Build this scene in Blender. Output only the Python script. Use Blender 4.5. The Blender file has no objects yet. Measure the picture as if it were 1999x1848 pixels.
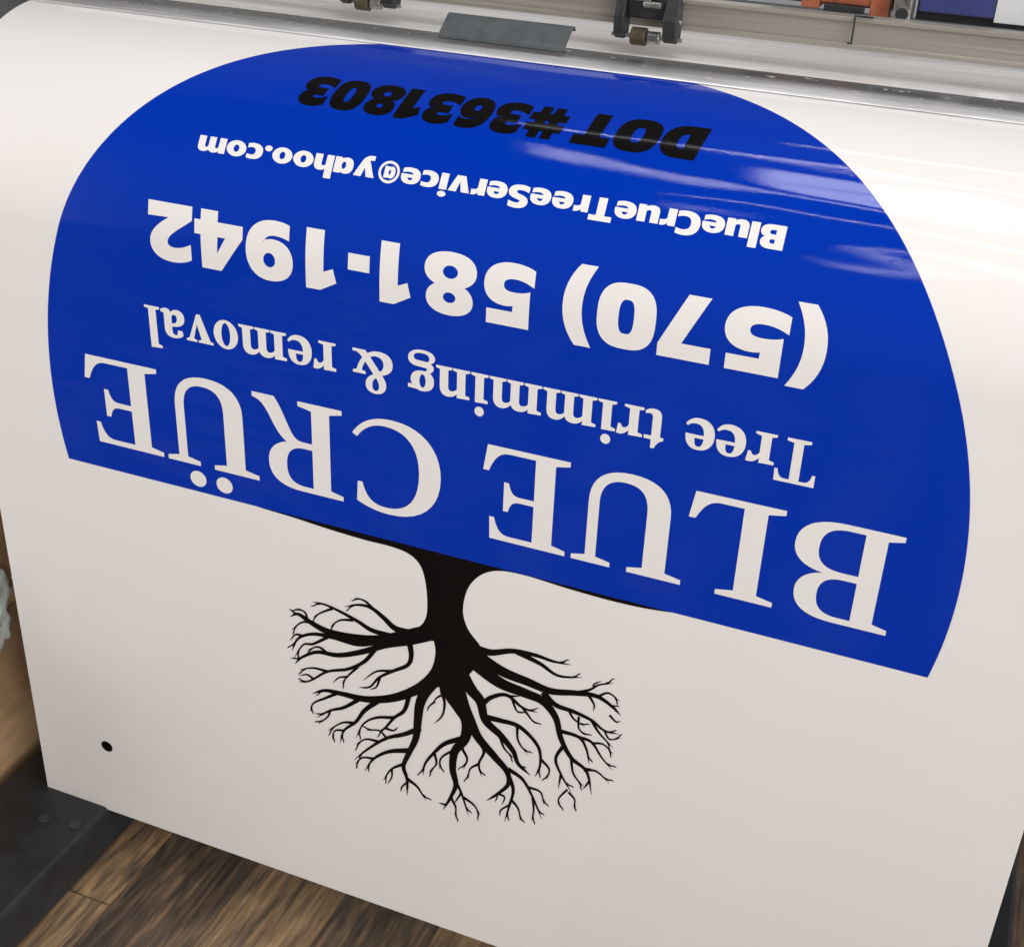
import bpy, bmesh, math, random
import numpy as np
from mathutils import Matrix, Vector, noise
S=1.104
scene=bpy.context.scene
scene.view_settings.view_transform='Standard'; scene.view_settings.look='None'; scene.view_settings.exposure=0
COL=scene.collection
# ------------------------------------------------------------------ camera (solved from the photograph)
F=2542.9; PX,PY=999.5,924.0
def Rz(c): return np.array([[math.cos(c),-math.sin(c),0],[math.sin(c),math.cos(c),0],[0,0,1]])
def Rx(a): return np.array([[1,0,0],[0,math.cos(a),-math.sin(a)],[0,math.sin(a),math.cos(a)]])
R=Rz(0.3592)@Rx(1.0678)@Rz(0.0472)
C=np.array([0.4736,-1.0873,0.7562])*S
cam_d=bpy.data.cameras.new("camera"); cam=bpy.data.objects.new("camera",cam_d); COL.objects.link(cam)
M=Matrix([list(R[i])+[C[i]] for i in range(3)]+[[0,0,0,1]]); cam.matrix_world=M
cam_d.sensor_width=36; cam_d.lens=36*F/1999; cam_d.clip_end=100; cam_d.clip_start=.02
scene.camera=cam
# ------------------------------------------------------------------ sheet profile: hangs straight, then rolls over the platen nose
H0=.291*S; KAP=5.0932/S; L90=(math.pi/2)/KAP
def prof(t):
    """t = distance down the sheet (m) from the straight blue edge -> y,z,normal"""
    s=-t
    if s<=H0: return 0.,s,-1.,0.
    r=1/KAP; a=(s-H0)*KAP
    if a<math.pi/2: return r*(1-math.cos(a)), H0+r*math.sin(a), -math.cos(a), math.sin(a)
    return r+(s-H0-L90), H0+r, 0.,1.
def P3(x,t,off=0.):
    y,z,ny,nz=prof(t); return (x,y+off*ny,z+off*nz),(0,ny,nz)
_ts=np.arange(.7,-.95,-.001); _pr=np.array([prof(t)[:2] for t in _ts])
def rect(px,py):
    """photo measurement -> sheet coordinates (x,t) in metres (photogrammetric rectification)"""
    d=R@np.array([(px-PX)/F,-(py-PY)/F,-1.])
    g=(_pr[:,0]-C[1])*d[2]-(_pr[:,1]-C[2])*d[1]
    i=np.where(g[:-1]*g[1:]<=0)[0]
    best=None
    for k in i:
        w=g[k]/(g[k]-g[k+1]) if g[k]!=g[k+1] else 0
        t=_ts[k]+w*(_ts[k+1]-_ts[k]); y=_pr[k,0]+w*(_pr[k+1,0]-_pr[k,0])
        kk=(y-C[1])/d[1]
        if best is None or kk<best[0]: best=(kk,C[0]+kk*d[0],t)
    return best[1],best[2]
# ------------------------------------------------------------------ materials
def mat(name,base,rough=.5,metal=0.,spec=.5,coat=0.,bump=None,var=0.,vscale=20.,alpha=1.,specks=0.,vstretch=(1,1,1),grad=None):
    m=bpy.data.materials.new(name); m.use_nodes=True; nt=m.node_tree; b=nt.nodes["Principled BSDF"]
    b.inputs["Base Color"].default_value=(*base,1); b.inputs["Roughness"].default_value=rough
    b.inputs["Metallic"].default_value=metal; b.inputs["Specular IOR Level"].default_value=spec
    b.inputs["Coat Weight"].default_value=coat; b.inputs["Coat Roughness"].default_value=.06
    b.inputs["Alpha"].default_value=alpha
    tc=nt.nodes.new("ShaderNodeTexCoord")
    if var>0:
        mp=nt.nodes.new("ShaderNodeMapping"); mp.inputs["Scale"].default_value=vstretch; nt.links.new(tc.outputs["Object"],mp.inputs["Vector"])
        n=nt.nodes.new("ShaderNodeTexNoise"); n.inputs["Scale"].default_value=vscale; n.inputs["Detail"].default_value=7
        nt.links.new(mp.outputs[0],n.inputs["Vector"])
        r=nt.nodes.new("ShaderNodeMapRange"); r.inputs[1].default_value=.3; r.inputs[2].default_value=.7; r.inputs[3].default_value=1-var; r.inputs[4].default_value=1+var
        nt.links.new(n.outputs["Fac"],r.inputs[0])
        v=nt.nodes.new("ShaderNodeVectorMath"); v.operation='SCALE'; v.inputs[0].default_value=base
        nt.links.new(r.outputs[0],v.inputs["Scale"]); out=v.outputs[0]
        rr=nt.nodes.new("ShaderNodeMapRange"); rr.inputs[1].default_value=.3; rr.inputs[2].default_value=.7; rr.inputs[3].default_value=rough*.75; rr.inputs[4].default_value=min(1,rough*1.3)
        nt.links.new(n.outputs["Fac"],rr.inputs[0]); nt.links.new(rr.outputs[0],b.inputs["Roughness"])
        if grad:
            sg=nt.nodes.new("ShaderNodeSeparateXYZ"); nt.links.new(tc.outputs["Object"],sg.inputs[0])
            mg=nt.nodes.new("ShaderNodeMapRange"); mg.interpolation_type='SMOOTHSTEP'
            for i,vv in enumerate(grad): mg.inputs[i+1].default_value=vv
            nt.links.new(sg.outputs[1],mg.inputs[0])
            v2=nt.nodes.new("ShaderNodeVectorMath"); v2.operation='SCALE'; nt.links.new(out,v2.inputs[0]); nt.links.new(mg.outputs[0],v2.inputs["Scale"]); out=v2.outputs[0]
        if specks:
            n3=nt.nodes.new("ShaderNodeTexNoise"); n3.inputs["Scale"].default_value=140; n3.inputs["Detail"].default_value=1
            mp3=nt.nodes.new("ShaderNodeMapping"); mp3.inputs["Scale"].default_value=(.5,1,1); nt.links.new(tc.outputs["Object"],mp3.inputs["Vector"]); nt.links.new(mp3.outputs[0],n3.inputs["Vector"])
            g3=nt.nodes.new("ShaderNodeMath"); g3.operation='GREATER_THAN'; g3.inputs[1].default_value=specks; nt.links.new(n3.outputs["Fac"],g3.inputs[0])
            mx=nt.nodes.new("ShaderNodeMix"); mx.data_type='RGBA'; nt.links.new(g3.outputs[0],mx.inputs[0]); nt.links.new(out,mx.inputs[6]); mx.inputs[7].default_value=(.75,.75,.75,1); out=mx.outputs[2]
        nt.links.new(out,b.inputs["Base Color"])
    if bump:
        n=nt.nodes.new("ShaderNodeTexNoise"); n.inputs["Scale"].default_value=bump[0]; n.inputs["Detail"].default_value=4
        nt.links.new(tc.outputs["Object"],n.inputs["Vector"])
        bp=nt.nodes.new("ShaderNodeBump"); bp.inputs["Strength"].default_value=1; bp.inputs["Distance"].default_value=bump[1]
        nt.links.new(n.outputs["Fac"],bp.inputs["Height"]); nt.links.new(bp.outputs[0],b.inputs["Normal"])
    return m
def vinyl(name,base,rough,ior=1.40):
    """glossy film: broad cross-web waviness + fine orange peel in the gloss layer"""
    m=mat(name,base,rough); nt=m.node_tree; b=nt.nodes["Principled BSDF"]
    g=nt.nodes.new("ShaderNodeNewGeometry"); last=None
    for sc,rot,dist,det in (((1.5,11,11),.10,.0065,1.0),((3.5,30,30),-.10,.0017,1.0),((900,900,900),0,.00003,1)):
        mp=nt.nodes.new("ShaderNodeMapping"); mp.inputs["Scale"].default_value=sc; mp.inputs["Rotation"].default_value=(0,0,rot)
        nt.links.new(g.outputs["Position"],mp.inputs["Vector"])
        n=nt.nodes.new("ShaderNodeTexNoise"); n.inputs["Scale"].default_value=1.; n.inputs["Detail"].default_value=det
        nt.links.new(mp.outputs[0],n.inputs["Vector"])
        b1=nt.nodes.new("ShaderNodeBump"); b1.inputs["Distance"].default_value=dist; b1.inputs["Strength"].default_value=1
        nt.links.new(n.outputs["Fac"],b1.inputs["Height"])
        if last: nt.links.new(last,b1.inputs["Normal"])
        last=b1.outputs[0]
    b.inputs["Specular IOR Level"].default_value=0.
    b.inputs["Coat Weight"].default_value=1.0; b.inputs["Coat IOR"].default_value=ior
    b.inputs["Coat Roughness"].default_value=rough; nt.links.new(last,b.inputs["Coat Normal"])
    b.inputs["Roughness"].default_value=.6
    return m
RG=.05
WHITE=(.83,.805,.785)
M_WHITE=vinyl("white_vinyl",WHITE,RG)
M_BLUE=vinyl("blue_ink",(.0,.032,.40),RG)
M_BLACK=vinyl("black_ink",(.006,.005,.005),RG+.05,1.22)
M_WTXT=vinyl("unprinted_white_vinyl",WHITE,RG)
# ------------------------------------------------------------------ mesh helpers
def new_obj(name,me,m,parent=None,smooth=False):
    o=bpy.data.objects.new(name,me); COL.objects.link(o); me.materials.append(m)
    if smooth: me.polygons.foreach_set("use_smooth",[True]*len(me.polygons))
    if parent: o.parent=parent
    return o
def sheet_mesh(contours,off,name,m,parent):
    """fill closed contours given in reading coordinates (rx=-x, ry=t), bend them onto the sheet"""
    K=100.
    cu=bpy.data.curves.new("tmp",'CURVE'); cu.dimensions='2D'; cu.fill_mode='BOTH'
    for c in contours:
        sp=cu.splines.new('POLY'); sp.points.add(len(c)-1)
        for p,(x,y) in zip(sp.points,c): p.co=(x*K,y*K,0,1)
        sp.use_cyclic_u=True
    ob=bpy.data.objects.new("tmp",cu); COL.objects.link(ob)
    dg=bpy.context.evaluated_depsgraph_get(); me0=ob.evaluated_get(dg).to_mesh()
    bm=bmesh.new(); bm.from_mesh(me0); bpy.data.objects.remove(ob); bpy.data.curves.remove(cu)
    bmesh.ops.remove_doubles(bm,verts=bm.verts,dist=1e-5)
    ys=[v.co.y/K for v in bm.verts]; lo,hi=min(ys),max(ys)
    y=-H0
    while y>lo:
        if y<hi:
            bmesh.ops.bisect_plane(bm,geom=bm.verts[:]+bm.edges[:]+bm.faces[:],plane_co=(0,y*K,0),plane_no=(0,1,0),dist=1e-6)
        y-=.004
    nrm=[]
    for v in bm.verts:
        p,n=P3(-v.co.x/K,v.co.y/K,off); v.co=p; nrm.append(n)
    bm.verts.index_update()
    for f in bm.faces:
        f.normal_update()
        if f.normal.dot(Vector(nrm[f.verts[0].index]))<0: f.normal_flip()
    me=bpy.data.meshes.new(name); bm.to_mesh(me); bm.free()
    o=new_obj(name,me,m,parent,True)
    me.normals_split_custom_set_from_vertices(nrm)
    return o
def box(bm,x0,x1,y0,y1,z0,z1):
    vs=[bm.verts.new(p) for p in ((x0,y0,z0),(x1,y0,z0),(x1,y1,z0),(x0,y1,z0),(x0,y0,z1),(x1,y0,z1),(x1,y1,z1),(x0,y1,z1))]
    for f in ((0,3,2,1),(4,5,6,7),(0,1,5,4),(1,2,6,5),(2,3,7,6),(3,0,4,7)): bm.faces.new([vs[i] for i in f])
def boxes(name,lst,m,parent=None,bev=.002):
    bm=bmesh.new()
    for b in lst: box(bm,*b)
    if bev: bmesh.ops.bevel(bm,geom=bm.edges[:],offset=bev,segments=2,affect='EDGES',profile=.5)
    me=bpy.data.meshes.new(name); bm.to_mesh(me); bm.free()
    return new_obj(name,me,m,parent)
def cyl(name,cx,cy,cz,r,L,axis,m,parent=None,seg=40):
    bm=bmesh.new(); bmesh.ops.create_cone(bm,cap_ends=True,segments=seg,radius1=r,radius2=r,depth=L)
    bmesh.ops.bevel(bm,geom=[e for e in bm.edges if len(e.link_faces)==2 and any(len(f.verts)>4 for f in e.link_faces)],offset=min(r,L)*.12,segments=2,affect='EDGES',profile=.5)
    if axis=='x': bmesh.ops.rotate(bm,verts=bm.verts,matrix=Matrix.Rotation(math.pi/2,3,'Y'))
    if axis=='y': bmesh.ops.rotate(bm,verts=bm.verts,matrix=Matrix.Rotation(math.pi/2,3,'X'))
    bmesh.ops.translate(bm,verts=bm.verts,vec=(cx,cy,cz))
    me=bpy.data.meshes.new(name); bm.to_mesh(me); bm.free()
    return new_obj(name,me,m,parent)
def extr(name,prof_yz,x0,x1,m,parent=None,bev=.0008):
    """solid extruded along x from a closed y,z outline"""
    bm=bmesh.new(); a=[bm.verts.new((x0,y,z)) for y,z in prof_yz]; b=[bm.verts.new((x1,y,z)) for y,z in prof_yz]; n=len(a)
    bm.faces.new(a[::-1]); bm.faces.new(b)
    for i in range(n): bm.faces.new((a[i],a[(i+1)%n],b[(i+1)%n],b[i]))
    bmesh.ops.recalc_face_normals(bm,faces=bm.faces)
    if bev: bmesh.ops.bevel(bm,geom=bm.edges[:],offset=bev,segments=2,affect='EDGES',profile=.5)
    me=bpy.data.meshes.new(name); bm.to_mesh(me); bm.free(); return new_obj(name,me,m,parent)
def empty(name,label,cat):
    o=bpy.data.objects.new(name,None); COL.objects.link(o); o["label"]=label; o["category"]=cat; return o
# ------------------------------------------------------------------ the vinyl sheet
XW=.6853; TB=.5652*S
bm=bmesh.new()
ts=[TB-i*.02 for i in range(int((TB+H0)/.02)+1)]+[-H0-i*.004 for i in range(0,190)]
ts=sorted(set(ts),reverse=True); NX=40
g=[]; nr=[]
for t in ts:
    row_=[]
    for i in range(NX+1):
        x=-XW+2*XW*i/NX; p,n=P3(x,t); row_.append(bm.verts.new(p)); nr.append(n)
    g.append(row_)
for a in range(len(ts)-1):
    for i in range(NX): bm.faces.new((g[a][i],g[a][i+1],g[a+1][i+1],g[a+1][i]))
me=bpy.data.meshes.new("vinyl_sheet"); bm.to_mesh(me); bm.free()
sheet=new_obj("vinyl_sheet",me,M_WHITE,None,True); me.normals_split_custom_set_from_vertices(nr)
sheet["label"]="glossy white vinyl print sheet hanging over the printer platen"; sheet["category"]="printed vinyl sheet"
cr=.5093*S; cc=-.0967*S; a0=math.asin(.0967/.5093)
dome=[(cr*math.cos(a),cc+cr*math.sin(a)) for a in np.linspace(a0,-math.pi-a0,361)]
sheet_mesh([dome],.0003,"blue_dome_print",M_BLUE,sheet)
# ------------------------------------------------------------------ lettering
def ell(cx,cy,rx,ry,n=40,e=2.0):
    o=[]
    for i in range(n):
        a=2*math.pi*i/n; c,s=math.cos(a),math.sin(a)
        o.append((cx+rx*math.copysign(abs(c)**(2/e),c),cy+ry*math.copysign(abs(s)**(2/e),s)))
    return o
def path(d):
    tk=d.replace('Z','').split(); out=[]; i=0; cmd=None
    while i<len(tk):
        if tk[i] in 'MLC': cmd=tk[i]; i+=1; continue
        if cmd in 'ML': out.append(tuple(float(v) for v in tk[i].split(','))); i+=1
        else:
            p=[out[-1]]+[tuple(float(v) for v in tk[i+k].split(',')) for k in range(3)]; i+=3
            for k in range(1,11):
                u=k/10; w=((1-u)**3,3*u*(1-u)**2,3*u*u*(1-u),u**3)
                out.append((sum(w[j]*p[j][0] for j in range(4)),sum(w[j]*p[j][1] for j in range(4))))
    if math.dist(out[0],out[-1])<1e-6: out.pop()
    return out
A_H="M 46,72 L 72,72 72,0 48,0 46,8 C 41,2 35,-1 27,-1 C 9,-1 0,13 0,36 C 0,59 10,73 28,73 C 36,73 42,70 46,64 Z"
HV={
'0':[ell(42,50,42,51,56,2.8),ell(42,50,14,30,40,2.8)],
'8':[path("M 42,101 C 66,101 80,90 80,75 C 80,64 75,57 66,52 C 77,47 84,39 84,28 C 84,9 68,-1 42,-1 C 16,-1 0,9 0,28 C 0,39 7,47 18,52 C 9,57 4,64 4,75 C 4,90 18,101 42,101 Z"),ell(42,72,13,11),ell(42,30,15,13)],
'5':[path("M 8,100 L 76,100 76,79 32,79 31,63 C 36,65 41,66 47,66 C 68,66 82,55 82,34 C 82,12 66,-1 38,-1 C 23,-1 10,2 2,6 L 2,28 C 12,23 22,20 32,20 C 45,20 53,24 53,33 C 53,42 46,46 33,46 C 24,46 16,45 8,42 Z")],
'7':[path("M 3,100 L 84,100 84,82 44,0 13,0 52,78 3,78 Z")],
'1':[path("M 24,0 L 54,0 54,100 30,100 0,84 5,64 24,72 Z")],
'2':[path("M 2,0 L 80,0 80,22 38,22 C 52,32 78,48 78,71 C 78,90 64,101 40,101 C 25,101 13,97 5,92 L 5,69 C 14,74 23,78 34,78 C 44,78 49,74 49,67 C 49,52 20,36 2,21 Z")],
'4':[path("M 42,100 L 76,100 76,40 88,40 88,19 76,19 76,0 48,0 48,19 0,19 0,38 Z"),path("M 48,40 L 48,74 27,40 Z")],
'9':[path("M 40,101 C 66,101 80,83 80,52 C 80,17 62,-1 32,-1 C 22,-1 14,0 7,3 L 7,24 C 15,21 22,20 30,20 C 42,20 50,25 52,37 C 46,33 40,31 33,31 C 13,31 0,44 0,65 C 0,87 15,101 40,101 Z"),ell(40,66,13,15)],
'3':[path("M 5,93 C 14,98 24,101 38,101 C 62,101 75,91 75,75 C 75,64 69,56 59,53 C 72,50 79,41 79,29 C 79,10 62,-1 36,-1 C 22,-1 9,2 1,6 L 1,28 C 11,23 20,20 31,20 C 43,20 50,24 50,32 C 50,39 44,43 34,43 L 18,43 18,62 33,62 C 42,62 47,65 47,71 C 47,77 41,80 32,80 C 22,80 13,77 5,72 Z")],
'-':[path("M 0,30 L 42,30 42,54 0,54 Z")],
'(':[path("M 44,110 L 22,110 C 6,90 0,69 0,46 C 0,23 6,2 22,-18 L 44,-18 C 32,4 27,24 27,46 C 27,68 32,88 44,110 Z")],
')':[path("M 0,110 L 22,110 C 38,90 44,69 44,46 C 44,23 38,2 22,-18 L 0,-18 C 12,4 17,24 17,46 C 17,68 12,88 0,110 Z")],
'l':[path("M 0,0 L 27,0 27,106 0,106 Z")],
'i':[path("M 0,0 L 27,0 27,72 0,72 Z"),ell(13.5,93,15,12)],
'u':[path("M 0,72 L 27,72 27,30 C 27,23 30,20 35,20 C 40,20 43,23 45,26 L 45,72 72,72 72,0 48,0 46,8 C 41,2 34,-1 25,-1 C 8,-1 0,9 0,27 Z")],
'e':[path("M 72,30 L 27,30 C 28,22 34,18 45,18 C 53,18 61,20 68,23 L 68,5 C 60,1 52,-1 40,-1 C 14,-1 0,12 0,36 C 0,59 14,73 37,73 C 60,73 72,60 72,40 Z"),path("M 27,44 L 48,44 C 48,52 44,57 38,57 C 31,57 27,52 27,44 Z")],
'c':[path("M 62,52 C 56,54 51,55 45,55 C 33,55 28,48 28,36 C 28,24 34,18 45,18 C 51,18 57,20 62,22 L 62,3 C 55,0 48,-1 40,-1 C 14,-1 0,13 0,36 C 0,59 14,73 40,73 C 49,73 56,72 62,69 Z")],
'C':[path("M 76,74 C 69,77 62,79 54,79 C 37,79 29,69 29,50 C 29,31 37,21 54,21 C 62,21 69,23 76,27 L 76,4 C 67,0 59,-1 49,-1 C 17,-1 0,18 0,50 C 0,82 17,101 49,101 C 60,101 68,99 76,96 Z")],
'r':[path("M 0,0 L 27,0 27,40 C 29,48 37,52 50,50 L 50,73 C 38,74 30,70 25,60 L 23,72 0,72 Z")],
'T':[path("M 0,100 L 78,100 78,78 53,78 53,0 25,0 25,78 0,78 Z")],
'S':[path("M 70,95 C 62,99 52,101 41,101 C 16,101 2,90 2,71 C 2,55 12,47 32,41 C 42,38 47,36 47,30 C 47,24 42,21 32,21 C 22,21 12,24 3,29 L 3,6 C 11,1 22,-1 33,-1 C 60,-1 75,10 75,31 C 75,46 66,55 46,61 C 35,64 30,66 30,71 C 30,77 35,79 43,79 C 52,79 61,77 70,72 Z")],
'B':[path("M 0,0 L 44,0 C 66,0 78,10 78,28 C 78,41 72,49 60,52 C 69,55 74,62 74,73 C 74,91 62,100 42,100 L 0,100 Z"),path("M 28,21 L 40,21 C 47,21 50,25 50,31 C 50,37 47,41 40,41 L 28,41 Z"),path("M 28,60 L 38,60 C 44,60 46,63 46,69 C 46,75 44,79 38,79 L 28,79 Z")],
'v':[path("M 0,72 L 29,72 39,26 49,72 77,72 54,0 23,0 Z")],
'y':[path("M 0,72 L 29,72 40,30 50,72 78,72 54,2 C 47,-18 35,-28 10,-26 L 10,-6 C 20,-7 26,-5 28,0 L 24,4 Z")],
'a':[path(A_H),ell(36,36,9,18)],
'h':[path("M 0,106 L 27,106 27,64 C 32,70 39,73 47,73 C 64,73 72,63 72,45 L 72,0 45,0 45,42 C 45,49 42,52 37,52 C 32,52 29,49 27,46 L 27,0 0,0 Z")],
'o':[ell(39,36,39,37.5),ell(39,36,12,18.5)],
'm':[path("M 0,0 L 27,0 27,46 C 29,50 32,52 36,52 C 41,52 43,49 43,42 L 43,0 69,0 69,46 C 71,50 74,52 78,52 C 83,52 85,49 85,42 L 85,0 112,0 112,46 C 112,64 104,73 89,73 C 80,73 73,69 67,62 C 63,69 56,73 47,73 C 38,73 31,69 26,63 L 24,72 0,72 Z")],
'.':[ell(14,13,14,13)],
'@':[ell(54,34,56,51),ell(54,34,44.5,40),[(x*.80+21,y*.72+9) for x,y in path(A_H)],ell(50,35,7,12)],
'D':[path("M 0,0 L 38,0 C 68,0 84,18 84,50 C 84,82 68,100 38,100 L 0,100 Z"),path("M 28,22 L 36,22 C 50,22 56,31 56,50 C 56,69 50,78 36,78 L 28,78 Z")],
'O':[ell(46,50,46,51,56,2.8),ell(46,50,17,29,40,2.8)],
'#':[path("M 18,0 L 36,0 36,24 54,24 54,0 72,0 72,24 90,24 90,42 72,42 72,60 90,60 90,78 72,78 72,100 54,100 54,78 36,78 36,100 18,100 18,78 0,78 0,60 18,60 18,42 0,42 0,24 18,24 Z"),path("M 36,42 L 54,42 54,60 36,60 Z")],
}
HV['6']=[[(80-x,100-y) for x,y in c] for c in HV['9']]
SF={
'B':[path("M 0,100 L 0,95 14,92 14,8 0,5 0,0 52,0 C 80,0 95,10 95,28 C 95,42 84,50 66,52 C 81,55 89,63 89,75 C 89,91 76,100 50,100 Z"),path("M 34,6 L 48,6 C 65,6 73,13 73,28 C 73,42 65,48 48,48 L 34,48 Z"),path("M 34,55 L 46,55 C 61,55 68,61 68,74 C 68,88 61,94 46,94 L 34,94 Z")],
'L':[path("M 0,100 L 52,100 52,95 36,92 36,7 58,7 C 68,8 72,14 78,27 L 84,27 80,0 0,0 0,5 15,8 15,92 0,95 Z")],
'U':[path("M 0,100 L 50,100 50,95 36,92 36,34 C 36,16 43,8 58,8 C 73,8 80,17 80,34 L 80,92 66,95 66,100 103,100 103,95 90,92 90,34 C 90,11 78,-2 53,-2 C 28,-2 15,10 15,33 L 15,92 0,95 Z")],
'E':[path("M 0,100 L 78,100 79,76 74,76 C 71,88 67,94 58,94 L 34,94 34,55 48,55 C 56,55 58,59 60,67 L 65,67 65,36 60,36 C 58,45 56,49 48,49 L 34,49 34,6 60,6 C 71,6 76,13 81,27 L 87,27 83,0 0,0 0,5 14,8 14,92 0,95 Z")],
'C':[path("M 86,72 L 81,72 C 77,89 70,95 56,95 C 34,95 22,79 22,50 C 22,21 35,6 57,6 C 69,6 78,11 86,23 L 91,20 C 82,5 69,-2 50,-2 C 20,-2 0,18 0,49 C 0,82 20,102 53,102 C 66,102 77,99 87,94 Z")],
'R':[path("M 0,100 L 48,100 C 73,100 85,90 85,73 C 85,59 77,51 63,47 C 70,44 76,34 82,22 C 88,11 92,7 101,5 L 101,0 76,0 C 70,7 66,17 61,28 C 56,39 53,44 44,44 L 34,44 34,8 49,5 49,0 0,0 0,5 14,8 14,92 0,95 Z"),path("M 34,51 L 43,51 C 57,51 64,58 64,73 C 64,87 58,94 44,94 L 34,94 Z")],
'T':[path("M 0,100 L 84,100 85,74 80,74 C 77,88 73,94 62,94 L 52,94 52,8 67,5 67,0 18,0 18,5 33,8 33,94 23,94 C 12,94 8,88 5,74 L 0,74 Z")],
'r':[path("M 0,68 L 31,69 31,57 C 38,66 46,71 55,70 L 59,69 56,47 51,47 C 49,54 46,56 41,55 C 36,54 33,50 31,46 L 31,7 44,4 44,0 0,0 0,4 11,7 11,60 0,63 Z")],
'e':[path("M 62,37 L 22,37 C 22,19 29,10 42,10 C 50,10 55,12 60,17 L 63,14 C 57,4 48,-2 35,-2 C 13,-2 0,12 0,34 C 0,56 13,70 34,70 C 53,70 62,58 62,37 Z"),path("M 22,43 L 43,43 C 43,57 41,64 33,64 C 26,64 22,57 22,43 Z")],
't':[path("M 0,62 L 0,67 C 9,70 15,76 20,88 L 27,88 27,68 44,68 44,61 27,61 27,20 C 27,11 30,8 35,8 C 39,8 42,9 44,10 L 45,5 C 40,0 34,-2 26,-2 C 13,-2 8,4 8,17 L 8,61 Z")],
'i':[path("M 0,68 L 31,69 31,7 42,4 42,0 0,0 0,4 11,7 11,60 0,63 Z"),ell(20,91,11,11)],
'm':[path("M 0,68 L 31,69 31,59 C 38,67 46,70 54,70 C 64,70 71,66 74,57 C 81,66 89,70 98,70 C 111,70 118,62 118,47 L 118,7 128,4 128,0 88,0 88,4 98,7 98,45 C 98,53 95,57 89,57 C 83,57 78,54 75,50 L 75,7 84,4 84,0 45,0 45,4 55,7 55,45 C 55,53 52,57 46,57 C 40,57 35,54 31,49 L 31,7 41,4 41,0 0,0 0,4 11,7 11,60 0,63 Z")],
'n':[path("M 0,68 L 31,69 31,59 C 38,67 46,70 55,70 C 68,70 75,62 75,47 L 75,7 85,4 85,0 45,0 45,4 55,7 55,45 C 55,53 52,57 46,57 C 40,57 35,54 31,49 L 31,7 41,4 41,0 0,0 0,4 11,7 11,60 0,63 Z")],
'g':[path("M 68,66 L 68,58 56,58 C 59,54 61,50 61,45 C 61,30 49,22 31,22 C 29,22 26,22 24,22 C 20,20 19,18 19,16 C 19,13 22,12 28,12 L 45,11 C 60,10 68,4 68,-6 C 68,-20 53,-28 31,-28 C 11,-28 0,-22 0,-12 C 0,-5 5,-1 13,1 C 6,4 3,7 3,12 C 3,17 7,21 14,24 C 6,28 2,35 2,45 C 2,61 13,70 32,70 C 38,70 42,69 46,67 Z"),ell(31,46,9,17),path("M 18,-1 C 14,-4 13,-7 13,-11 C 13,-18 20,-22 33,-22 C 46,-22 55,-18 55,-11 C 55,-5 51,-2 42,-2 Z")],
'o':[ell(33,34,33,36),ell(33,34,13,30)],
'v':[path("M 0,68 L 40,68 40,64 31,61 43,22 55,61 46,64 46,68 74,68 74,64 66,61 42,-2 33,-2 8,61 0,64 Z")],
'a':[path("M 6,60 C 13,67 22,70 33,70 C 49,70 57,63 57,48 L 57,13 C 57,9 59,8 65,8 L 66,3 C 61,0 56,-2 51,-2 C 44,-2 40,1 38,7 C 33,1 27,-2 19,-2 C 7,-2 0,6 0,17 C 0,33 13,40 37,41 L 37,50 C 37,59 34,63 27,63 C 25,63 23,63 22,62 L 20,50 8,50 Z"),path("M 37,35 L 37,15 C 34,12 31,10 28,10 C 22,10 20,14 20,20 C 20,29 25,34 37,35 Z")],
'l':[path("M 0,104 L 31,106 31,7 42,4 42,0 0,0 0,4 11,7 11,96 0,99 Z")],
'&':[path("M 28,54 C 20,64 17,71 17,79 C 17,93 28,102 44,102 C 60,102 69,94 69,82 C 69,70 61,62 48,55 L 70,26 C 76,35 79,42 80,50 L 70,53 70,58 102,58 102,53 92,50 C 89,38 84,28 77,19 C 83,9 90,5 102,5 L 102,0 70,0 64,7 C 54,0 44,-2 34,-2 C 12,-2 0,8 0,25 C 0,39 9,48 28,54 Z"),path("M 33,47 C 25,42 22,36 22,28 C 22,16 30,9 41,9 C 48,9 54,11 58,14 Z"),path("M 42,62 C 50,67 53,73 53,82 C 53,91 50,96 44,96 C 37,96 34,91 34,83 C 34,76 37,69 42,62 Z")],
}
def eight(w): return [[(42+(x-42)*(1+w/42),50+(y-50)*(1+w/51)) for x,y in HV['8'][0]],ell(42,72.5,13-w,11-w*.9),ell(42,29.5,15-w,13-w)]
def grow(cs,w):
    """embolden: offset outlines outwards and counters inwards by w units"""
    bb=[(min(p[0] for p in c),max(p[0] for p in c),min(p[1] for p in c),max(p[1] for p in c)) for c in cs]; out=[]
    for i,c in enumerate(cs):
        dep=sum(1 for j in range(len(cs)) if j!=i and bb[j][0]<=bb[i][0]+.01 and bb[j][1]>=bb[i][1]-.01 and bb[j][2]<=bb[i][2]+.01 and bb[j][3]>=bb[i][3]-.01)
        area=sum(c[k][0]*c[(k+1)%len(c)][1]-c[(k+1)%len(c)][0]*c[k][1] for k in range(len(c)))
        sg=(1 if area>0 else -1)*(1 if dep%2==0 else -1)*w; n=len(c); r=[]
        for k in range(n):
            a=np.array(c[k-1]);b=np.array(c[k]);d=np.array(c[(k+1)%n]); e1=b-a; e2=d-b
            l1=np.linalg.norm(e1);l2=np.linalg.norm(e2)
            if l1<1e-6 or l2<1e-6: r.append(tuple(b)); continue
            n1=np.array([e1[1],-e1[0]])/l1; n2=np.array([e2[1],-e2[0]])/l2; m_=n1+n2; dd=1+n1@n2
            m_=m_/max(dd,.5); r.append(tuple(b+m_*sg))
        out.append(r)
    return out
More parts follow.
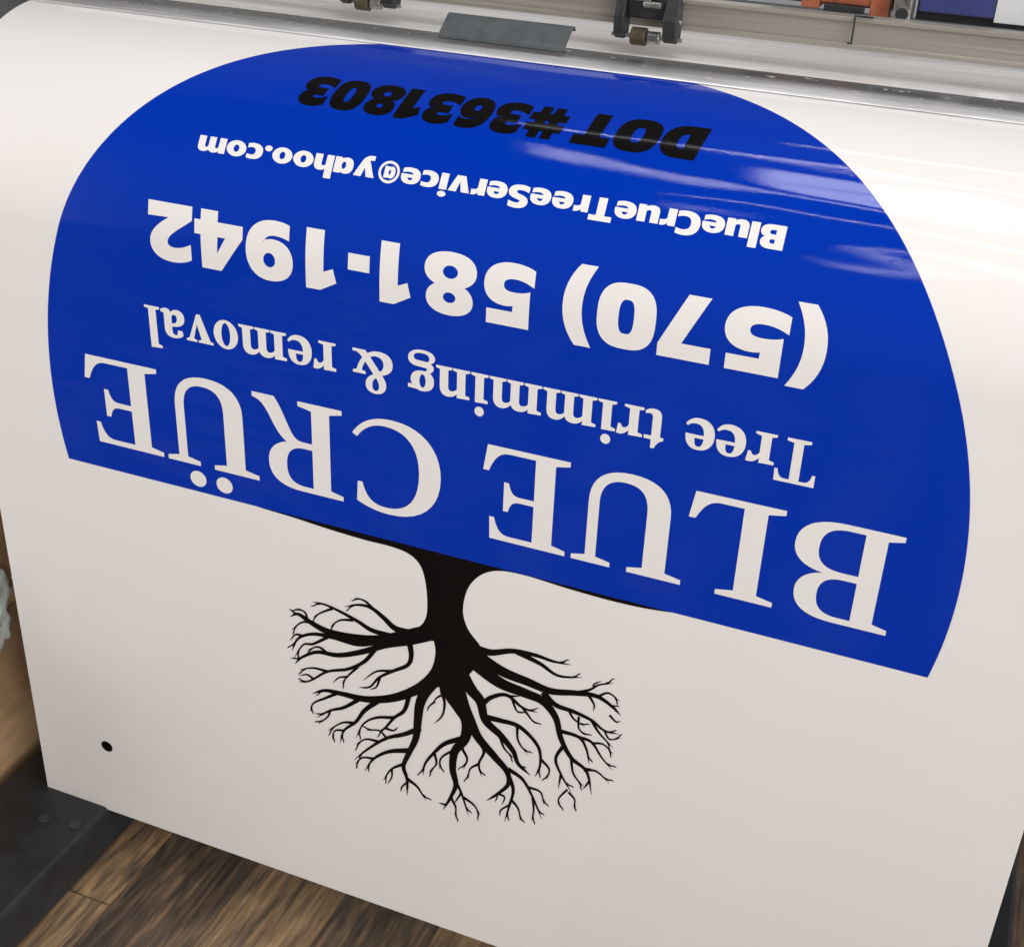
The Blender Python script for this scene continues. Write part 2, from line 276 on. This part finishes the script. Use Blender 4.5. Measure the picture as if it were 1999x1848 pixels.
def row(items,font,tb,tc,name,m,gap=6,shear=0.,off=.0006,bold=0.):
    """items: (string, reading-left point, reading-right point) measured on the photo; tb/tc = baseline/cap t"""
    h=(tc-tb)/100.; cs=[]
    for s,pl,pr in items:
        xl=-rect(*pl)[0]; xr=-rect(*pr)[0]
        lay=[]; cur=0
        for ch in s:
            gl=font[ch]
            if bold and ch=='8': gl=eight(bold)
            elif bold: gl=grow(gl,bold)
            x0=min(p[0] for c in gl for p in c); x1=max(p[0] for c in gl for p in c)
            lay.append((gl,cur-x0)); cur+=x1-x0+gap
        tot=cur-gap; k=(xr-xl)/tot
        for gl,dx in lay:
            for c in gl: cs.append([(xl+(x+dx)*k+shear*y*h,tb+y*h) for x,y in c])
    return sheet_mesh(cs,off,name,m,sheet)
tb,tc=-.1449*S,-.035*S
row([("B",(1770,1050),(1549,1078)),("L",(1537,997),(1345,1005)),("U",(1328,1134),(1115,1075)),("E",(1115,900),(944,905)),
     ("C",(861,925),(688,850)),("R",(667,797),(491,757)),("U",(507,930),(330,890)),("E",(304,715),(166,735))],SF,tb,tc,"business_name_lettering",M_WTXT)
dots=[]
for c in ((439,947),(388,934)):
    x,t=rect(*c); dots.append(ell(-x,t,.0118,.0112))
sheet_mesh(dots,.0006,"umlaut_lettering",M_WTXT,sheet)
row([("Tree",(1590,940),(1337,850)),("trimming",(1297,840),(797,740)),("&",(767,720),(689,700)),("removal",(656,690),(283,610))],SF,-.2203*S,-.2203*S+.050,"service_lettering",M_WTXT,gap=3,bold=.8)
row([("(",(1617,670),(1546,660)),("5",(1540,660),(1415,640)),("7",(1393,640),(1288,630)),("0",(1283,610),(1167,600)),(")",(1160,590),(1100,580)),
     ("5",(1043,570),(945,560)),("8",(930,555),(828,540)),("1",(803,530),(742,520)),("-",(722,510),(680,505)),("1",(657,500),(597,490)),
     ("9",(572,485),(480,475)),("4",(474,460),(380,450)),("2",(375,450),(290,435))],HV,-.3368*S,-.2777*S,"phone_number_lettering",M_WTXT,bold=2.3)
ec=rect(1528,490)[1]
row([("BlueCrueTreeService",(1535,455),(783,345)),("@",(779,345),(738,340)),("yahoo.com",(734,330),(388,280))],HV,-.4112*S,ec,"email_lettering",M_WTXT,gap=5,bold=.8)
row([("DOT",(1389,256),(1145,225)),("#3631803",(1120,222),(607,158))],HV,-.4988*S,-.4624*S,"registration_number_lettering",M_BLACK,gap=6,shear=.17,bold=4.2)
# ------------------------------------------------------------------ tree print
def smooth(pts,n=8):
    P=[np.array(p,float) for p in pts]; P=[2*P[0]-P[1]]+P+[2*P[-1]-P[-2]]; out=[]
    for i in range(1,len(P)-2):
        for k in range(n):
            u=k/n; out.append(.5*((2*P[i])+(-P[i-1]+P[i+1])*u+(2*P[i-1]-5*P[i]+4*P[i+1]-P[i+2])*u*u+(-P[i-1]+3*P[i]-3*P[i+1]+P[i+2])*u**3))
    out.append(P[-2]); return out
strokes=[]
def stroke(pts,w0,w1,pw=1.):
    c=smooth(pts); n=len(c); L=[];Rr=[]
    for i,p in enumerate(c):
        d=c[min(i+1,n-1)]-c[max(i-1,0)]; d=d/(np.linalg.norm(d)+1e-9); nn=np.array([-d[1],d[0]])
        w=(w0+(w1-w0)*(i/(n-1))**pw)/2
        if i>n-5: w*=(n-i)/5.
        L.append(p+nn*w); Rr.append(p-nn*w)
    strokes.append(L+Rr[::-1]); return c
trunk_px=smooth([(455,973),(520,994),(570,1009),(640,1032),(710,1053),(765,1067),(800,1082),(822,1106),(832,1145),(834,1190),(827,1214),(812,1226),(797,1230)],4)[:]
trunk_px+= [np.array(p,float) for p in ((795,1250),(830,1248))]
trunk_px+=smooth([(847,1251),(850,1268),(848,1288),(842,1306),(836,1322),(848,1340),(868,1338),(892,1332),(916,1316),(934,1294),(944,1272)],4)
trunk_px+=smooth([(935,1256),(914,1228),(904,1195),(909,1160),(922,1136),(945,1119),(978,1114),(1030,1124),(1110,1149),(1200,1174),(1270,1189),(1335,1198)],5)
trunk_px+=[np.array((1336,1197.)),np.array((1334,1194.)),np.array((457,969.))]
BR=[
([(835,1232),(790,1240),(740,1248),(690,1244),(640,1232),(605,1213),(582,1198),(566,1203)],22,3),
([(745,1250),(700,1256),(650,1243),(610,1237),(582,1246),(570,1270)],10,3),
([(806,1236),(772,1226),(750,1206),(725,1186),(700,1180),(672,1184)],11,2.5),
([(760,1240),(725,1229),(700,1213),(668,1195),(636,1180),(610,1174)],8,2.5),
([(650,1187),(630,1194),(612,1203)],4,2),([(690,1210),(664,1210),(645,1222)],4,2),([(728,1187),(712,1172),(692,1166)],4,2),([(612,1215),(590,1214),(570,1228)],4,2),
([(600,1210),(596,1195),(580,1186)],3.5,2),([(640,1243),(612,1256),(592,1258),(574,1284)],5,2),([(590,1240),(577,1238),(566,1250)],3.5,2),
([(845,1240),(800,1251),(755,1258),(705,1272),(660,1278),(620,1272),(590,1282),(576,1295)],15,3),
([(735,1264),(712,1290),(680,1305),(640,1310),(605,1328),(583,1330)],7,2.5),([(640,1310),(612,1303),(586,1306)],4,2),([(640,1275),(622,1262),(600,1268)],4,2),([(612,1324),(600,1316),(584,1318)],3,1.8),
([(800,1255),(803,1280),(795,1298),(765,1310),(740,1322),(722,1340),(700,1341)],9,2.5),([(765,1309),(735,1310),(708,1328)],4,2),([(742,1322),(735,1340),(722,1345)],3.5,2),([(700,1300),(680,1318),(668,1332)],4,2),([(680,1320),(662,1322),(650,1332)],3,1.8),
([(862,1300),(842,1325),(810,1347),(765,1362),(715,1364),(670,1354),(635,1347),(610,1353)],24,3),
([(660,1352),(635,1362),(612,1372),(606,1388)],5,2),([(705,1362),(672,1380),(645,1386),(618,1400)],7,2.5),([(740,1366),(712,1386),(695,1408),(672,1425),(664,1450)],9,2.5),
([(800,1352),(790,1385),(770,1400),(752,1420),(742,1425)],8,2.5),([(770,1400),(735,1400),(710,1412),(695,1440)],5,2),([(752,1420),(768,1425),(778,1418)],3.5,2),([(645,1386),(640,1398),(622,1412)],3.5,2),([(690,1410),(668,1410),(640,1425)],4,2),([(672,1425),(655,1425),(648,1440)],3,1.8),
([(858,1318),(832,1348),(820,1374),(816,1405),(812,1440),(798,1470),(788,1495),(795,1520),(795,1552)],22,3),
([(822,1420),(790,1432),(755,1440),(720,1460),(692,1482)],9,2.5),([(798,1464),(760,1466),(730,1480),(712,1505)],8,2.5),([(740,1447),(715,1442),(695,1452)],4,2),([(730,1480),(708,1478),(694,1490)],3.5,2),
([(790,1490),(765,1500),(748,1522)],5,2),([(765,1500),(765,1515),(757,1530)],3,2),([(796,1520),(815,1535),(832,1562)],5,2),([(796,1525),(785,1535),(783,1545)],3,2),([(755,1440),(740,1425),(715,1425)],3,2),
([(876,1310),(882,1350),(898,1378),(912,1405),(908,1440),(888,1466),(884,1500),(890,1530),(880,1555),(865,1580)],32,3),
([(905,1440),(870,1450),(848,1468),(830,1490),(826,1512)],9,2.5),([(848,1468),(852,1490),(838,1505)],4,2),([(888,1462),(862,1478),(858,1500)],4,2),
([(888,1520),(902,1550),(915,1592)],5,2),([(880,1555),(890,1575),(888,1590)],3.5,2),([(900,1548),(885,1570)],3,2),([(905,1555),(925,1570),(938,1590)],3.5,2),([(872,1570),(856,1566)],3,2),
([(892,1330),(904,1372),(920,1410),(935,1440),(965,1475),(990,1505),(992,1530),(972,1548),(950,1562)],22,3),
([(915,1430),(902,1455),(912,1480),(905,1500)],6,2.5),([(930,1440),(945,1465),(935,1490),(940,1515)],6,2.5),([(935,1490),(918,1500),(914,1520)],3.5,2),([(990,1505),(1002,1540),(995,1570),(985,1603)],7,2.5),([(998,1560),(1012,1578),(1016,1602)],4,2),([(995,1570),(978,1580),(976,1592)],3,2),
([(972,1548),(985,1555),(980,1570)],3,2),([(992,1500),(1020,1520),(1040,1555),(1058,1598)],6,2.5),([(1040,1555),(1042,1580),(1038,1600)],3.5,2),([(1030,1535),(1055,1545),(1062,1570)],3.5,2),
([(900,1312),(920,1345),(938,1368),(948,1405),(978,1435),(1002,1465),(1012,1490),(1035,1512)],21,4),
([(944,1398),(975,1405),(1015,1418),(1050,1455),(1055,1490),(1045,1515)],9,3),([(1055,1480),(1072,1500),(1068,1520)],4,2),([(975,1434),(985,1460),(1003,1478)],4,2),([(1010,1418),(1012,1445),(1030,1472)],4,2),
([(940,1375),(960,1360),(990,1356),(1020,1380),(1050,1390)],9,2.5),([(995,1358),(1018,1358)],3.5,1.8),([(1000,1364),(1008,1385),(1018,1392)],3.5,1.8),([(1020,1380),(1035,1400),(1045,1412)],3.5,2),
([(912,1278),(940,1305),(978,1333),(1025,1352),(1060,1368),(1085,1400),(1095,1440),(1115,1478),(1145,1505),(1155,1550)],23,3),
([(1090,1425),(1130,1438),(1145,1462),(1150,1490)],6,2.5),([(1130,1438),(1155,1448),(1175,1478),(1195,1502)],5,2),([(1155,1450),(1178,1452),(1198,1472)],3.5,2),([(1100,1455),(1085,1480),(1095,1510),(1115,1545)],6,2.5),([(1095,1510),(1090,1540)],3.5,2),([(1108,1540),(1092,1556),(1090,1570)],3,2),([(1110,1545),(1122,1560),(1120,1575)],3,2),
([(1140,1502),(1165,1505),(1190,1528)],4,2),([(1150,1525),(1138,1540)],3,2),([(1115,1478),(1120,1510),(1140,1535)],4,2),
([(920,1268),(948,1290),(985,1312),(1030,1330),(1075,1348),(1125,1352),(1165,1358),(1195,1378),(1212,1396)],21,3),
([(1060,1350),(1085,1375),(1120,1388),(1155,1405),(1180,1425),(1208,1432)],9,2.5),([(1155,1405),(1170,1430),(1198,1460)],5,2),([(1180,1425),(1190,1442),(1212,1440)],3,1.8),([(1120,1352),(1150,1346),(1170,1336),(1198,1333)],5,2),([(1160,1343),(1160,1335),(1175,1328)],3.5,1.8),
([(1150,1357),(1160,1375),(1158,1388)],4,1.8),([(1165,1360),(1188,1352),(1210,1368)],4,2),([(1110,1384),(1120,1402),(1142,1418)],4,2),([(1130,1398),(1130,1420),(1142,1435)],3.5,1.8),([(1190,1395),(1203,1408),(1212,1406)],3,1.8),
([(930,1266),(960,1273),(1000,1270),(1045,1278),(1080,1290),(1115,1297)],13,2.5),([(1010,1272),(1055,1295),(1090,1318),(1138,1322)],8,2.5),
([(866,1330),(862,1345),(868,1370),(864,1395),(848,1412)],7,2),([(850,1368),(838,1378),(834,1388)],3,1.8),([(864,1355),(852,1362),(846,1372)],3.5,1.5),
]
rng=random.Random(5)
for p,a,b in BR:
    c=stroke(p,a*1.16+1.4,b*1.15,.8)
    L=sum(np.linalg.norm(c[i+1]-c[i]) for i in range(len(c)-1)); hub=np.array((872.,1290.))
    if L>34:
        i=min(int(len(c)*(.82 if L<120 else .86)),len(c)-2)
        if np.linalg.norm(c[i]-hub)<170: continue
        d=c[i+1]-c[i-1]; d/=np.linalg.norm(d)+1e-9; sg=1 if int(p[0][0])%2 else -1
        def rt(an): return np.array([d[0]*math.cos(an)-d[1]*math.sin(an),d[0]*math.sin(an)+d[1]*math.cos(an)])
        ln=rng.uniform(13,18); q1=c[i]+rt(sg*.45)*ln*.45; q2=q1+rt(sg*.7)*ln*.35; q3=q2+rt(sg*.35)*ln*.35
        if q3[0]<1218: stroke([c[i]-d*2,q1,q2,q3],3.8,1.8)
def P2(p): x,t=rect(p[0],p[1]); return (-x,t)
sheet_mesh([[P2(p) for p in trunk_px]],.00015,"tree_trunk_print",M_BLACK,sheet)
def strip_mesh(strs,name):
    bm=bmesh.new(); 
    for k,s in enumerate(strs):
        n=len(s)//2; off=.0003+.000008*(k%30+1)
        A=[P2(p) for p in s[:n]]; B=[P2(p) for p in s[n:][::-1]]
        va=[bm.verts.new(P3(-p[0],p[1],off)[0]) for p in A]; vb=[bm.verts.new(P3(-p[0],p[1],off)[0]) for p in B]
        for i in range(n-1):
            f=bm.faces.new((va[i],va[i+1],vb[i+1],vb[i])); f.normal_update()
            if f.normal.y>0: f.normal_flip()
    me=bpy.data.meshes.new(name); bm.to_mesh(me); bm.free(); return new_obj(name,me,M_BLACK,sheet)
strip_mesh(strokes,"tree_branches_print")
x,t=rect(209,1456)
sheet_mesh([ell(-x,t,.0100,.0095)],.0003,"registration_dot_print",M_BLACK,sheet)
# ------------------------------------------------------------------ printer
M_GREY=mat("painted_grey_steel",(.075,.085,.09),.45,var=.12,vscale=60)
M_DARK=mat("dark_charcoal_plastic",(.018,.020,.022),.5,var=.25,vscale=90)
M_FOOT=mat("dark_grey_stand_paint",(.018,.020,.023),.5,var=.15,vscale=25,bump=(250,.0002))
M_BOLT=mat("dull_bolt_head",(.035,.038,.042),.45)
M_RAIL=mat("brushed_beige_metal",(.40,.365,.32),.34,metal=.45,var=.10,vscale=70,vstretch=(.05,4,4))
M_STRIP=mat("satin_grey_metal_shade_fade",(.17,.17,.175),.24,metal=.2,var=.3,vscale=18,bump=(40,.0004),specks=.725,vstretch=(.3,2,2),grad=(.200,.255,4.2,.6))  # grey fades lighter to the front: soft reflected shade painted into the colour
M_ORANGE=mat("orange_plastic",(.30,.085,.04),.45,var=.3,vscale=50)
M_PURPLE=mat("purple_blue_panel",(.045,.055,.20),.35,var=.08)
M_PANEL=mat("white_panel",(.66,.67,.68),.4,var=.06)
M_RUB=mat("brown_rubber_roller",(.06,.045,.026),.6,var=.4,vscale=120)
M_STEEL=mat("steel",(.40,.39,.37),.3,metal=.85,var=.3,vscale=80)
pr=empty("wide_format_printer","grey wide format vinyl printer with metal rails and rollers","printer")
boxes("platen",[(-.95,.95,.225,.80,.44,.5345)],M_GREY,pr,.003)
boxes("front_apron",[(-.80,.80,.24,.62,.18,.438)],M_GREY,pr,.01)
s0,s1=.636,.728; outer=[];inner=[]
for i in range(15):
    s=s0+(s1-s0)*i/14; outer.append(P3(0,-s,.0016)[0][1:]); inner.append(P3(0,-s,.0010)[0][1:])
es=extr("edge_guard_shade_band",outer+inner[::-1],-.95,.95,M_STRIP,pr,0)  # strip carries the painted shade band over the sheet
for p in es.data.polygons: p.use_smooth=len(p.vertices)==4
extr("pinch_rail",[(.325,.566),(.345,.566),(.345,.600),(.322,.600),(.322,.5955),(.327,.5955),(.327,.571),(.325,.571)],-.95,.95,M_RAIL,pr,.0006)
boxes("rear_rail",[(-.95,.95,.47,.49,.558,.570)],M_RAIL,pr,.001)
boxes("rear_channel",[(-.95,.95,.400,.404,.577,.5845)],M_DARK,pr,.0008)
boxes("back_panel",[(-.95,.95,.80,.82,.4,.9)],M_PANEL,pr,.002)
boxes("cover_beam",[(-.95,.95,.52,.56,.608,.78)],M_PANEL,pr,.004)
boxes("carriage_panel",[(.375,.462,.50,.515,.587,.640),(.500,.95,.50,.515,.587,.640)],M_PURPLE,pr,.002)
boxes("carriage_label",[(.4625,.4995,.498,.514,.583,.640)],M_PANEL,pr,.001)
boxes("carriage_shroud",[(.372,.95,.517,.519,.575,.70)],M_DARK,pr,.0005)
boxes("carriage_body",[(.20,.349,.502,.518,.584,.70)],M_DARK,pr,.002)
lt=boxes("carriage_latch",[(.240,.262,.47,.50,.583,.620),(.262,.322,.474,.50,.590,.606),(.322,.345,.47,.50,.579,.620)],M_ORANGE,pr,.0015)
boxes("latch_pivot",[(.268,.316,.468,.476,.581,.5895)],M_DARK,lt,.001)
bk=boxes("carriage_bracket",[(.350,.371,.46,.50,.565,.640)],M_STEEL,pr,.002)
cyl("bracket_screw",.361,.458,.588,.007,.005,'y',M_DARK,bk); cyl("bracket_washer",.361,.4592,.588,.0085,.002,'y',M_STEEL,bk)
boxes("wire_hook",[(.3255,.3275,.318,.320,.572,.603),(.3277,.346,.318,.320,.601,.603),(.322,.3253,.318,.320,.572,.574)],M_DARK,pr,.0003)
ns=0
for k,xc in enumerate((.100,-.258)):
    DY,DZ=((.024,.010),(.030,.012))[k]
    sx="" if k==0 else ".001"
    side=[(y+DY,z+DZ) for y,z in ((.264,.552),(.272,.545),(.286,.546),(.2885,.556),(.2888,.566),(.2888,.602),(.282,.608),(.274,.600),(.268,.586),(.262,.570))]
    h=extr("pinch_roller"+sx,side,xc-.038,xc-.026,M_DARK,pr,.001)
    extr("cheek_plate"+sx,side,xc+.020,xc+.036,M_DARK,h,.001)
    extr("roller_bridge"+sx,[(y+DY,z+DZ) for y,z in ((.276,.568),(.2888,.566),(.2888,.612),(.282,.614),(.268,.604))],xc-.0255,xc+.0195,M_DARK,h,.0015)
    extr("roller_cap"+sx,[(y+DY-.022,z+DZ-.006) for y,z in ((.292,.6245),(.352,.6205),(.352,.627),(.296,.631))],xc-.044,xc+.040,M_RAIL,h,.001)
    extr("roller_latch"+sx,[(y+DY-.022,z+DZ-.006) for y,z in ((.284,.596),(.2875,.594),(.293,.612),(.290,.614))],xc-.016,xc+.004,M_STEEL,h,.0004)
    cyl("roller_wheel"+sx,xc-.010,.276+DY,.5515+DZ-.003,.0100,.018,'x',M_RUB,h)
    cyl("roller_hub"+sx,xc+.008,.276+DY,.5515+DZ-.003,.0070,.014,'x',M_STEEL,h)
    cyl("roller_axle"+sx,xc-.001,.276+DY,.5515+DZ-.003,.0025,.084,'x',M_STEEL,h)
    cyl("roller_spring"+sx,xc+.006,.264+DY,.586+DZ,.0035,.020,'x',M_STEEL,h)
    for dy,dz in ((.281,.592),(.275,.568)):
        cyl("cheek_screw"+("" if ns==0 else ".%03d"%ns),xc+.0365,dy+DY,dz+DZ,.003,.003,'x',M_STEEL,h); ns+=1
prf=[(.236,.5445),(.2295,.5440),(.2262,.5462),(.2262,.5495),(.2285,.5525),(.250,.5675),(.2545,.5695),(.2585,.5685),(.262,.5640),(.2600,.5632),(.2572,.5668),(.2545,.5677),(.2515,.5663),(.2300,.5508),(.2282,.5488),(.2284,.5468),(.2303,.5457),(.236,.5462)]
extr("media_clamp",prf,-.129,.026,M_GREY,pr,0)
for k,sg in enumerate((-1,1)):
    sx="" if k==0 else ".001"
    x0,x1=sorted((sg*.572,sg*.755))
    f=boxes("stand_foot"+sx,[(x0,x1,-.50,.85,-.70,-.62)],M_FOOT,pr,.006)
    boxes("stand_leg"+sx,[(sg*.665-.045,sg*.665+.045,.32,.42,-.6195,.179)],M_FOOT,pr,.004)
    if sg<0:
        for j,(bx,by) in enumerate(((-.645,-.059),(-.593,-.051))):
            cyl("foot_bolt"+("" if j==0 else ".001"),bx,by,-.6192,.0090,.002,'z',M_BOLT,f)
# ------------------------------------------------------------------ floor
bm=bmesh.new(); vs=[bm.verts.new(p) for p in ((-4,-4,-.72),(4,-4,-.72),(4,4,-.72),(-4,4,-.72))]; bm.faces.new(vs)
me=bpy.data.meshes.new("floor"); bm.to_mesh(me); bm.free()
M_FL=bpy.data.materials.new("wood_plank_floor"); M_FL.use_nodes=True; nt=M_FL.node_tree; b=nt.nodes["Principled BSDF"]
g_=nt.nodes.new("ShaderNodeNewGeometry"); sep=nt.nodes.new("ShaderNodeSeparateXYZ"); nt.links.new(g_.outputs["Position"],sep.inputs[0])
def mth(op,a,b_=None,c=None):
    n=nt.nodes.new("ShaderNodeMath"); n.operation=op
    for i,v in enumerate((a,b_,c)):
        if v is None: continue
        if isinstance(v,(int,float)): n.inputs[i].default_value=v
        else: nt.links.new(v,n.inputs[i])
    return n.outputs[0]
u=mth('DIVIDE',mth('ADD',sep.outputs[0],.515+8*.158),.158); col=mth('FLOOR',u)
wn=nt.nodes.new("ShaderNodeTexWhiteNoise"); wn.noise_dimensions='1D'; nt.links.new(col,wn.inputs["W"])
v=mth('ADD',mth('DIVIDE',sep.outputs[1],1.6),mth('MULTIPLY',wn.outputs["Value"],7.)); rw=mth('FLOOR',v)
cmb=nt.nodes.new("ShaderNodeCombineXYZ"); nt.links.new(col,cmb.inputs[0]); nt.links.new(rw,cmb.inputs[1]); cmb.inputs[2].default_value=1.3
wn2=nt.nodes.new("ShaderNodeTexWhiteNoise"); wn2.noise_dimensions='3D'; nt.links.new(cmb.outputs[0],wn2.inputs["Vector"])
def grain(sc,off,det,dis):
    mp=nt.nodes.new("ShaderNodeMapping"); mp.inputs["Scale"].default_value=sc; nt.links.new(g_.outputs["Position"],mp.inputs["Vector"])
    sv=nt.nodes.new("ShaderNodeVectorMath"); sv.operation='MULTIPLY_ADD'; nt.links.new(wn2.outputs["Color"],sv.inputs[0]); sv.inputs[1].default_value=(off,off,off); nt.links.new(mp.outputs[0],sv.inputs[2])
    ns=nt.nodes.new("ShaderNodeTexNoise"); ns.inputs["Scale"].default_value=1.; ns.inputs["Detail"].default_value=det; ns.inputs["Distortion"].default_value=dis; nt.links.new(sv.outputs[0],ns.inputs["Vector"]); return ns.outputs["Fac"]
n1=grain((48,4.5,1),9,10,2.2); n2=grain((22,5,1),5,5,1.8); n3=grain((210,9,1),3,3,.3)
cr_=nt.nodes.new("ShaderNodeValToRGB"); e=cr_.color_ramp.elements
e[0].position=0; e[0].color=(.07,.048,.034,1); e[1].position=1; e[1].color=(.52,.335,.175,1)
e2=cr_.color_ramp.elements.new(.35); e2.color=(.15,.105,.072,1); e3=cr_.color_ramp.elements.new(.65); e3.color=(.30,.195,.11,1)
alt=mth('MULTIPLY',mth('MODULO',col,2.),.30)
fac=mth('ADD',mth('ADD',mth('ADD',alt,.12),mth('MULTIPLY',wn2.outputs["Value"],.22)),mth('ADD',mth('MULTIPLY',mth('SUBTRACT',n1,.42),1.35),mth('ADD',mth('MULTIPLY',mth('SUBTRACT',n2,.5),1.25),mth('MULTIPLY',mth('SUBTRACT',n3,.5),.7))))
nt.links.new(fac,cr_.inputs[0])
fr=mth('FRACT',u); seam=mth('MULTIPLY',mth('GREATER_THAN',fr,.010),mth('GREATER_THAN',mth('FRACT',v),.002))
sc=nt.nodes.new("ShaderNodeVectorMath"); sc.operation='SCALE'; nt.links.new(cr_.outputs[0],sc.inputs[0]); nt.links.new(mth('ADD',mth('MULTIPLY',seam,.6),.4),sc.inputs["Scale"])
nt.links.new(sc.outputs[0],b.inputs["Base Color"]); b.inputs["Roughness"].default_value=.48
bp=nt.nodes.new("ShaderNodeBump"); bp.inputs["Distance"].default_value=.0008; nt.links.new(n1,bp.inputs["Height"]); nt.links.new(bp.outputs[0],b.inputs["Normal"])
fl=new_obj("floor",me,M_FL); fl["kind"]="structure"
# ------------------------------------------------------------------ cardboard box with plastic
M_CARD=mat("cardboard",(.33,.205,.105),.85,var=.2,vscale=14,vstretch=(1,1,3),bump=(60,.0003))
M_PLAS=mat("crinkled_clear_plastic",(.85,.92,.90),.12,var=.15,vscale=30,bump=(22,.010),alpha=.6)
cb=empty("cardboard_box","open brown cardboard box with plastic wrap beside the printer stand","cardboard box")
boxes("box_wall",[(-1.30,-.775,-.20,-.195,-.719,-.32),(-.78,-.775,-.194,.45,-.719,-.32),(-1.30,-.781,.446,.45,-.719,-.32),(-1.30,-1.295,-.194,.445,-.719,-.32),(-1.294,-.781,-.194,.445,-.719,-.712)],M_CARD,cb,.001)
def flap(name,pts,m,parent,th=.004,w0=.006):
    a,b_,c,d=[Vector(p) for p in pts]; N=14; bm=bmesh.new(); gr=[]
    for i in range(N+1):
        r_=[]
        for j in range(N+1):
            p=a.lerp(b_,i/N).lerp(d.lerp(c,i/N),j/N); w=noise.noise(p*7)*w0*(j/N)
            r_.append(bm.verts.new(p+Vector((w,0,w*.5))))
        gr.append(r_)
    for i in range(N):
        for j in range(N): bm.faces.new((gr[i][j],gr[i+1][j],gr[i+1][j+1],gr[i][j+1]))
    bmesh.ops.solidify(bm,geom=bm.faces[:],thickness=th)
    me=bpy.data.meshes.new(name); bm.to_mesh(me); bm.free(); return new_obj(name,me,m,parent)
flap("box_flap",((-.776,-.02,-.319),(-.776,.43,-.319),(-.715,.40,-.12),(-.728,.00,-.14)),M_CARD,cb)
flap("box_flap.001",((-.770,-.10,-.345),(-.770,.26,-.345),(-.722,.16,-.50),(-.722,-.04,-.44)),M_CARD,cb)
def lump(name,c,r,sd,lab):
    bm=bmesh.new(); bmesh.ops.create_icosphere(bm,subdivisions=5,radius=1)
    for vv in bm.verts:
        q=vv.co*2.2+Vector((sd,0,0)); d=1+.4*noise.noise(q)+.22*abs(noise.noise(q*3.3))
        vv.co=Vector((c[0]+vv.co.x*r[0]*d,c[1]+vv.co.y*r[1]*d,c[2]+vv.co.z*r[2]*d))
    me=bpy.data.meshes.new(name); bm.to_mesh(me); bm.free(); o=new_obj(name,me,M_PLAS,None,True); o["label"]=lab; o["category"]="plastic wrap"; return o
lump("plastic_wrap",(-1.03,.12,-.34),(.23,.27,.18),0,"crumpled clear plastic wrap stuffed in the cardboard box")
lump("plastic_wrap",(-.762,-.015,-.30),(.032,.06,.10),4,"crinkled clear plastic hanging over the cardboard box edge")
# ------------------------------------------------------------------ light: bright shop interior (side fill added in the world), ceiling strip fixtures, added glow panel
w=bpy.data.worlds.new("World"); scene.world=w; w.use_nodes=True; nt=w.node_tree
bg=nt.nodes["Background"]; tc=nt.nodes.new("ShaderNodeTexCoord"); sp=nt.nodes.new("ShaderNodeSeparateXYZ"); nt.links.new(tc.outputs["Generated"],sp.inputs[0])
def mrange(src,a,b,c,d):
    m=nt.nodes.new("ShaderNodeMapRange"); m.interpolation_type='SMOOTHSTEP'
    for i,vv in enumerate((a,b,c,d)): m.inputs[i+1].default_value=vv
    nt.links.new(src,m.inputs[0]); return m.outputs[0]
ax=mth('ABSOLUTE',mth('ADD',sp.outputs[0],.16))
lat=mrange(ax,.42,.72,.16,4.5)  # added side fill, kept out of the sheet's mirror directions
fy=mrange(sp.outputs[1],-.9,.5,1.0,.20)
fz=mrange(sp.outputs[2],.1,.95,1.0,.30)
rear=mrange(sp.outputs[1],-.25,.25,0.,1.)
lv=mth('ADD',mth('MULTIPLY',lat,mth('SUBTRACT',1.,rear)),mth('MULTIPLY',rear,1.8))
nt.links.new(mth('MULTIPLY',mth('MULTIPLY',lv,fy),fz),bg.inputs[1])
bg.inputs[0].default_value=(1,.972,.952,1)
def area(x,y,z,sx,sy,pwr,col=(1,.985,.97)):
    l=bpy.data.lights.new("ceiling_or_glow_light",'AREA'); l.shape='RECTANGLE'; l.size=sx; l.size_y=sy; l.energy=pwr; l.color=col
    o=bpy.data.objects.new("ceiling_or_glow_light",l); COL.objects.link(o); o.location=(x,y,z); return o
area(.55,.62,2.1,1.0,.012,1.2)
area(.55,.12,2.1,2.2,.012,4.5)
area(.75,-.45,2.1,2.6,.012,5)
area(.95,-1.1,2.1,2.4,.012,5)
area(1.2,-2.0,2.1,2.2,.020,6)
area(.30,-.20,2.1,.6,.16,3.2,(.93,.93,1))  # added soft panel, spreads a faint glow around the email and DOT rows
